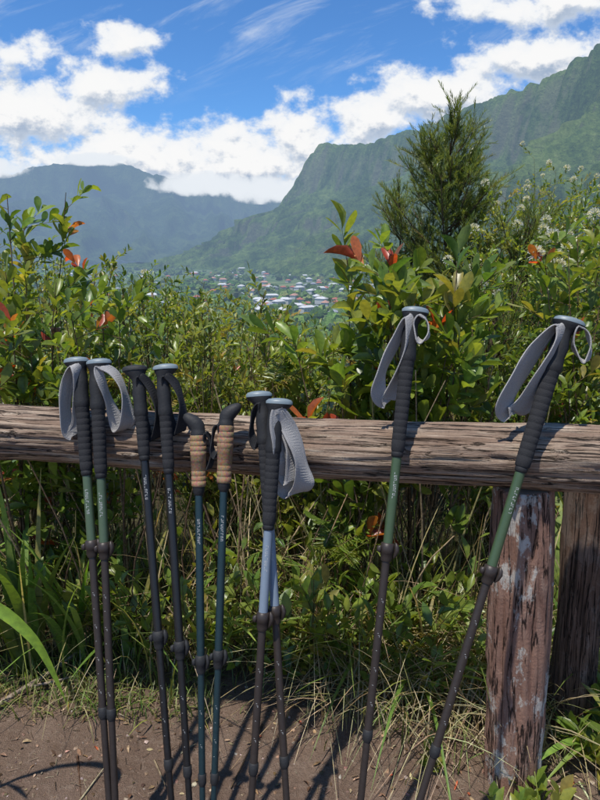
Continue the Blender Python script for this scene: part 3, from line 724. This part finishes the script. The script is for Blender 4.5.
def one_blade(P, W, col):
    C = catmull(P, 6, False); n = len(C); V = []
    for i, c in enumerate(C):
        t = i / (n - 1); w = W * math.sin(math.pi * min(1, .12 + t * .9)) ** .7
        T = (C[min(n - 1, i + 1)] - C[max(0, i - 1)]).normalized(); S = T.cross(Vector((.2, -1, .5))).normalized()
        N = S.cross(T)
        V += [(c - S * w + N * w * .3)[:], c[:], (c + S * w + N * w * .3)[:]]
    f = []
    for i in range(n - 1):
        p = 3 * i; f += [(p, p + 1, p + 4, p + 3), (p + 1, p + 2, p + 5, p + 4)]
    g.add(V, [np.array(f)], 0, col)
one_blade([(-1.0, 1.45, .0), (-.98, 1.42, .45), (-.86, 1.42, .68), (-.72, 1.42, .58), (-.64, 1.42, .34)], .019, (.24, .38, .045))
one_blade([(-1.02, 1.46, .0), (-1.08, 1.44, .3), (-1.0, 1.38, .5), (-.9, 1.34, .42)], .014, (.18, .30, .04))
one_blade([(-1.0, 1.46, .0), (-1.1, 1.5, .35), (-1.25, 1.5, .55), (-1.4, 1.48, .5)], .014, (.18, .30, .04))
g.build('strap_leaf_plant', [M_GRASS])
def lowplant(x, y, h, n, L, W, pal=PG, tm=T_ELL):
    g = Geo(); a = rs.uniform(0, 6.28, n); B = np.tile([[x, y, gh(x, y)]], (n, 1)) + rs.randn(n, 3) * np.array([.03, .03, 0])
    D = np.stack([np.cos(a) * .5, np.sin(a) * .5, np.ones(n)], 1)
    twigs(g, B, D, rs.uniform(.5, 1, n) * h, 6, L, W, tm, pal, droop=.1, sr=.0022, spread=1.1)
    g.build('low_plant', [M_LEAF, M_STEM])
for q in [(.62, 1.42, .12, 5, .06, .032), (.74, 1.40, .10, 5, .06, .030), (.93, 1.55, .20, 7, .10, .035), (1.05, 1.6, .28, 8, .12, .03), (.42, 1.55, .08, 3, .045, .025), (-.2, 2.0, .35, 9, .06, .03), (.05, 1.95, .4, 9, .06, .03), (.3, 1.9, .3, 8, .055, .028), (-.6, 2.15, .45, 10, .06, .03), (-.85, 2.2, .4, 9, .06, .03), (-.35, 2.1, .6, 10, .06, .028), (.15, 2.05, .75, 12, .08, .034), (.5, 2.05, .8, 12, .085, .036), (-.1, 2.1, .85, 14, .075, .03), (.48, 1.85, .45, 9, .05, .024), (0.02, 2.05, .9, 12, .09, .038), (.38, 2.0, .95, 10, .085, .034), (-.5, 2.1, .85, 12, .07, .03), (.75, 2.0, .6, 10, .07, .03), (-.2, 2.05, .6, 12, .085, .04), (.25, 1.95, .6, 12, .08, .036), (-.7, 2.1, .7, 12, .07, .032), (-.03, 1.98, .25, 9, .07, .034), (.6, 1.8, .35, 10, .065, .028), (-1.2, 2.1, .7, 12, .075, .034)]:
    lowplant(*q)
g = Geo()
for i in range(260):
    x = rs.uniform(-1.7, 1.7); y = rs.uniform(2.05 - .2 * max(0, min(.5, x)), 2.9); z = gh(x, y); h = rs.uniform(.5, 1.25)
    lx, ly = rs.randn(2) * .14
    w = rs.randn() * .03
    pts = [(x + lx * t * t + w * math.sin(t * 5), y + ly * t, z + h * t) for t in np.linspace(0, 1, 7)]
    c = np.array([(.30, .20, .12), (.16, .105, .07), (.40, .30, .18), (.21, .19, .085)][rs.randint(4)])
    r = rs.uniform(.0018, .0058)
    tube(g, pts, np.linspace(r, r * .5, 7), c * rs.uniform(.7, 1.2), 0, 5)
g.build('dry_canes', [M_STEM])

# litter on the path
g = Geo(); n = 700
P = np.stack([rs.uniform(-1.4, 1.4, n), 1.0 + 1.3 * rs.rand(n) ** .7, np.zeros(n)], 1); P[:, 2] = [gh(a, b) + .004 for a, b in P[:, :2]]
a = rs.uniform(0, 6.28, n)
leaves(g, P, np.stack([np.cos(a), np.sin(a), .15 * rs.randn(n)], 1), np.array([[0, 0, 1.]]) + .3 * rs.randn(n, 3), rs.uniform(.010, .036, n), rs.uniform(.005, .013, n), T_ELL, pick([(3, (.22, .14, .085)), (2, (.34, .25, .16)), (1.5, (.10, .065, .04)), (.2, (.38, .10, .05))], n))
g.build('leaf_litter', [M_STEM])
g = Geo(); n = 1300
P = np.stack([rs.uniform(-1.5, 1.5, n), 1.0 + 1.4 * rs.rand(n), np.zeros(n)], 1); P[:, 2] = [gh(a, b) + .003 for a, b in P[:, :2]]
a = rs.uniform(0, 6.28, n); l = rs.uniform(.006, .04, n) ; l[:14] = rs.uniform(.12, .3, 14)
Q = P + np.stack([np.cos(a) * l, np.sin(a) * l, .004 * rs.rand(n)], 1)
sticks(g, P, Q, np.where(l > .1, .004, .0011), np.where(l > .1, .002, .0007), pick([(2, (.26, .18, .12)), (2, (.11, .07, .045)), (1, (.42, .33, .22))], n), 0, 4)
tube(g, [(-1.12, 1.76, .02), (-1.03, 1.86, .04), (-.96, 1.97, .035), (-.86, 2.12, .05)], [.011, .009, .0075, .005], (.28, .22, .17), 0, 7)
tube(g, [(-1.0, 1.9, .035), (-.93, 1.9, .05), (-.85, 1.95, .04)], [.006, .005, .003], (.28, .22, .17), 0, 6)
g.build('fallen_twigs', [M_STEM])
g = Geo()
bm = bmesh.new(); bmesh.ops.create_icosphere(bm, subdivisions=1, radius=1)
tv = np.array([v.co[:] for v in bm.verts]); tf = np.array([[v.index for v in f.verts] for f in bm.faces]); bm.free()
n = 5000
P = np.stack([rs.uniform(-1.4, 1.5, n), 1.0 + 1.3 * rs.rand(n), np.zeros(n)], 1); P[:, 2] = [gh(a, b) for a, b in P[:, :2]]
r = .0014 + .0065 * rs.rand(n) ** 5
v = tv[None] * r[:, None, None] * (1 + .3 * rs.randn(n, 12, 1)) * np.array([1, 1, .6]) + P[:, None]
g.add(v.reshape(-1, 3), [(tf[None] + (np.arange(n) * 12)[:, None, None]).reshape(-1, 3)], 0, np.repeat(pick([(3, (.22, .145, .105)), (1, (.34, .27, .22)), (1, (.10, .065, .05))], n), 12, 0))
g.build('gravel', [M_STEM], smooth=False)

# ------------------------------------------------------------------ world
el, az = math.radians(71), math.radians(222)
W = bpy.data.worlds.new('World'); SC.world = W; W.use_nodes = True
try:
    W.cycles.sampling_method = 'MANUAL'; W.cycles.sample_map_resolution = 256
except Exception: pass
W.node_tree.nodes.clear(); nt = NT(W.node_tree)
sky = nt.a('ShaderNodeTexSky', sky_type='NISHITA', sun_disc=False, sun_elevation=el, sun_rotation=az, altitude=900, air_density=1.0, dust_density=.5, ozone_density=1.8)
skyc = nt.mix(1., sky.outputs[0], (.44, .76, 1.08), 'MULTIPLY')
bg = nt.a('ShaderNodeBackground', {'Color': skyc, 'Strength': .15})
tc = nt.a('ShaderNodeTexCoord').outputs['Generated']
sp = nt.a('ShaderNodeSeparateXYZ', {0: tc})
yy = nt.m('MAXIMUM', nt.m('ABSOLUTE', sp.outputs[1]), .12)
A = nt.m('DIVIDE', sp.outputs[0], yy); E = nt.m('DIVIDE', sp.outputs[2], yy)
vec = nt.a('ShaderNodeCombineXYZ', {0: A, 1: E, 2: 0.0}).outputs[0]
ell = [(-.41, .200, .16, .050), (-.30, .245, .085, .036), (-.262, .302, .048, .026), (-.43, .282, .05, .026),
       (-.24, .135, .24, .045), (-.09, .125, .16, .062), (.0, .160, .07, .060),
       (.12, .196, .085, .040), (.22, .230, .12, .042), (.38, .278, .12, .034),
       (.30, .345, .085, .026), (.42, .36, .10, .03), (.70, .33, .2, .05), (-.8, .2, .25, .07)]
wob = nt.a('ShaderNodeTexNoise', {'Vector': vec, 'Scale': 9., 'Detail': 2.}).outputs['Color']
wob = nt.v('MULTIPLY', nt.v('SUBTRACT', wob, (.5, .5, .5)), (.06, .035, 0))
def field(vec):
    v2 = nt.v('ADD', vec, wob); cur = None
    for a, e, rx, ry in ell:
        d = nt.v('LENGTH', nt.v('MULTIPLY', nt.v('SUBTRACT', v2, (a, e, 0)), (1 / rx, 1 / ry, 0)))
        f = nt.m('SUBTRACT', 1.0, d)
        cur = f if cur is None else nt.m('SMOOTH_MAX', cur, f, .25)
    return nt.m('MULTIPLY', cur, .55)
def cn(vec, det): return nt.m('MULTIPLY', nt.m('SUBTRACT', nt.noise(nt.v('MULTIPLY', vec, (1, 1.35, 1)), 15, det, .60), .5), 1.9)
fld = field(vec)
d0 = nt.m('ADD', fld, cn(vec, 9)); 
n0 = cn(vec, 5); n1_ = cn(nt.v('ADD', vec, (-.006, .013, 0)), 5)
nb0 = nt.m('SUBTRACT', n0, n1_)
alpha = nt.smooth(d0, -.20, .20)
f_up = nt.m('SUBTRACT', fld, field(nt.v('ADD', vec, (0, .02, 0))))
lit = nt.smooth(nt.m('ADD', nb0, nt.m('MULTIPLY', f_up, 1.0)), -.34, .12)
ccol = nt.mix(lit, (.38, .48, .64), (1.0, 1.0, 1.0))
thick = nt.smooth(d0, .05, .45)
ccol = nt.mix(nt.m('MULTIPLY', nt.m('SUBTRACT', 1., thick), .4), ccol, (.84, .90, .98))
ci = nt.noise(nt.v('MULTIPLY', nt.a('ShaderNodeVectorRotate', {'Vector': vec, 'Angle': -.35}, rotation_type='Z_AXIS').outputs[0], (1, 5, 1)), 5, 8, .62, .5)
cm = nt.m('MULTIPLY', nt.smooth(ci, .50, .85), nt.smooth(E, .20, .32))
cm = nt.m('MULTIPLY', cm, .8)
hz = nt.m('MULTIPLY', nt.m('SUBTRACT', 1., nt.smooth(E, -.02, .16)), .45)
alpha2 = nt.m('MAXIMUM', nt.m('MAXIMUM', alpha, cm), hz)
fin = nt.mix(nt.m('MAXIMUM', alpha, cm), (.72, .82, .95), ccol)
cb = nt.a('ShaderNodeBackground', {'Color': fin, 'Strength': .95})
ms = nt.a('ShaderNodeMixShader', {0: alpha2, 1: bg.outputs[0], 2: cb.outputs[0]})
nt.a('ShaderNodeOutputWorld', {'Surface': ms.outputs[0]})

sd = Vector((math.sin(az) * math.cos(el), math.cos(az) * math.cos(el), math.sin(el)))
sl = bpy.data.lights.new('sun', 'SUN'); sl.energy = 5.0; sl.angle = math.radians(1.0); sl.color = (1, .955, .87)
so = bpy.data.objects.new('sun', sl); COL.objects.link(so); so.rotation_euler = sd.to_track_quat('Z', 'Y').to_euler()

cd = bpy.data.cameras.new('camera'); co = bpy.data.objects.new('camera', cd); COL.objects.link(co)
cd.sensor_fit = 'VERTICAL'; cd.sensor_height = 24; cd.lens = 24 * 601 / 800
cd.clip_start = .05; cd.clip_end = 30000
co.location = (0, 0, 1.6); co.rotation_euler = (math.radians(76), 0, 0)
SC.camera = co
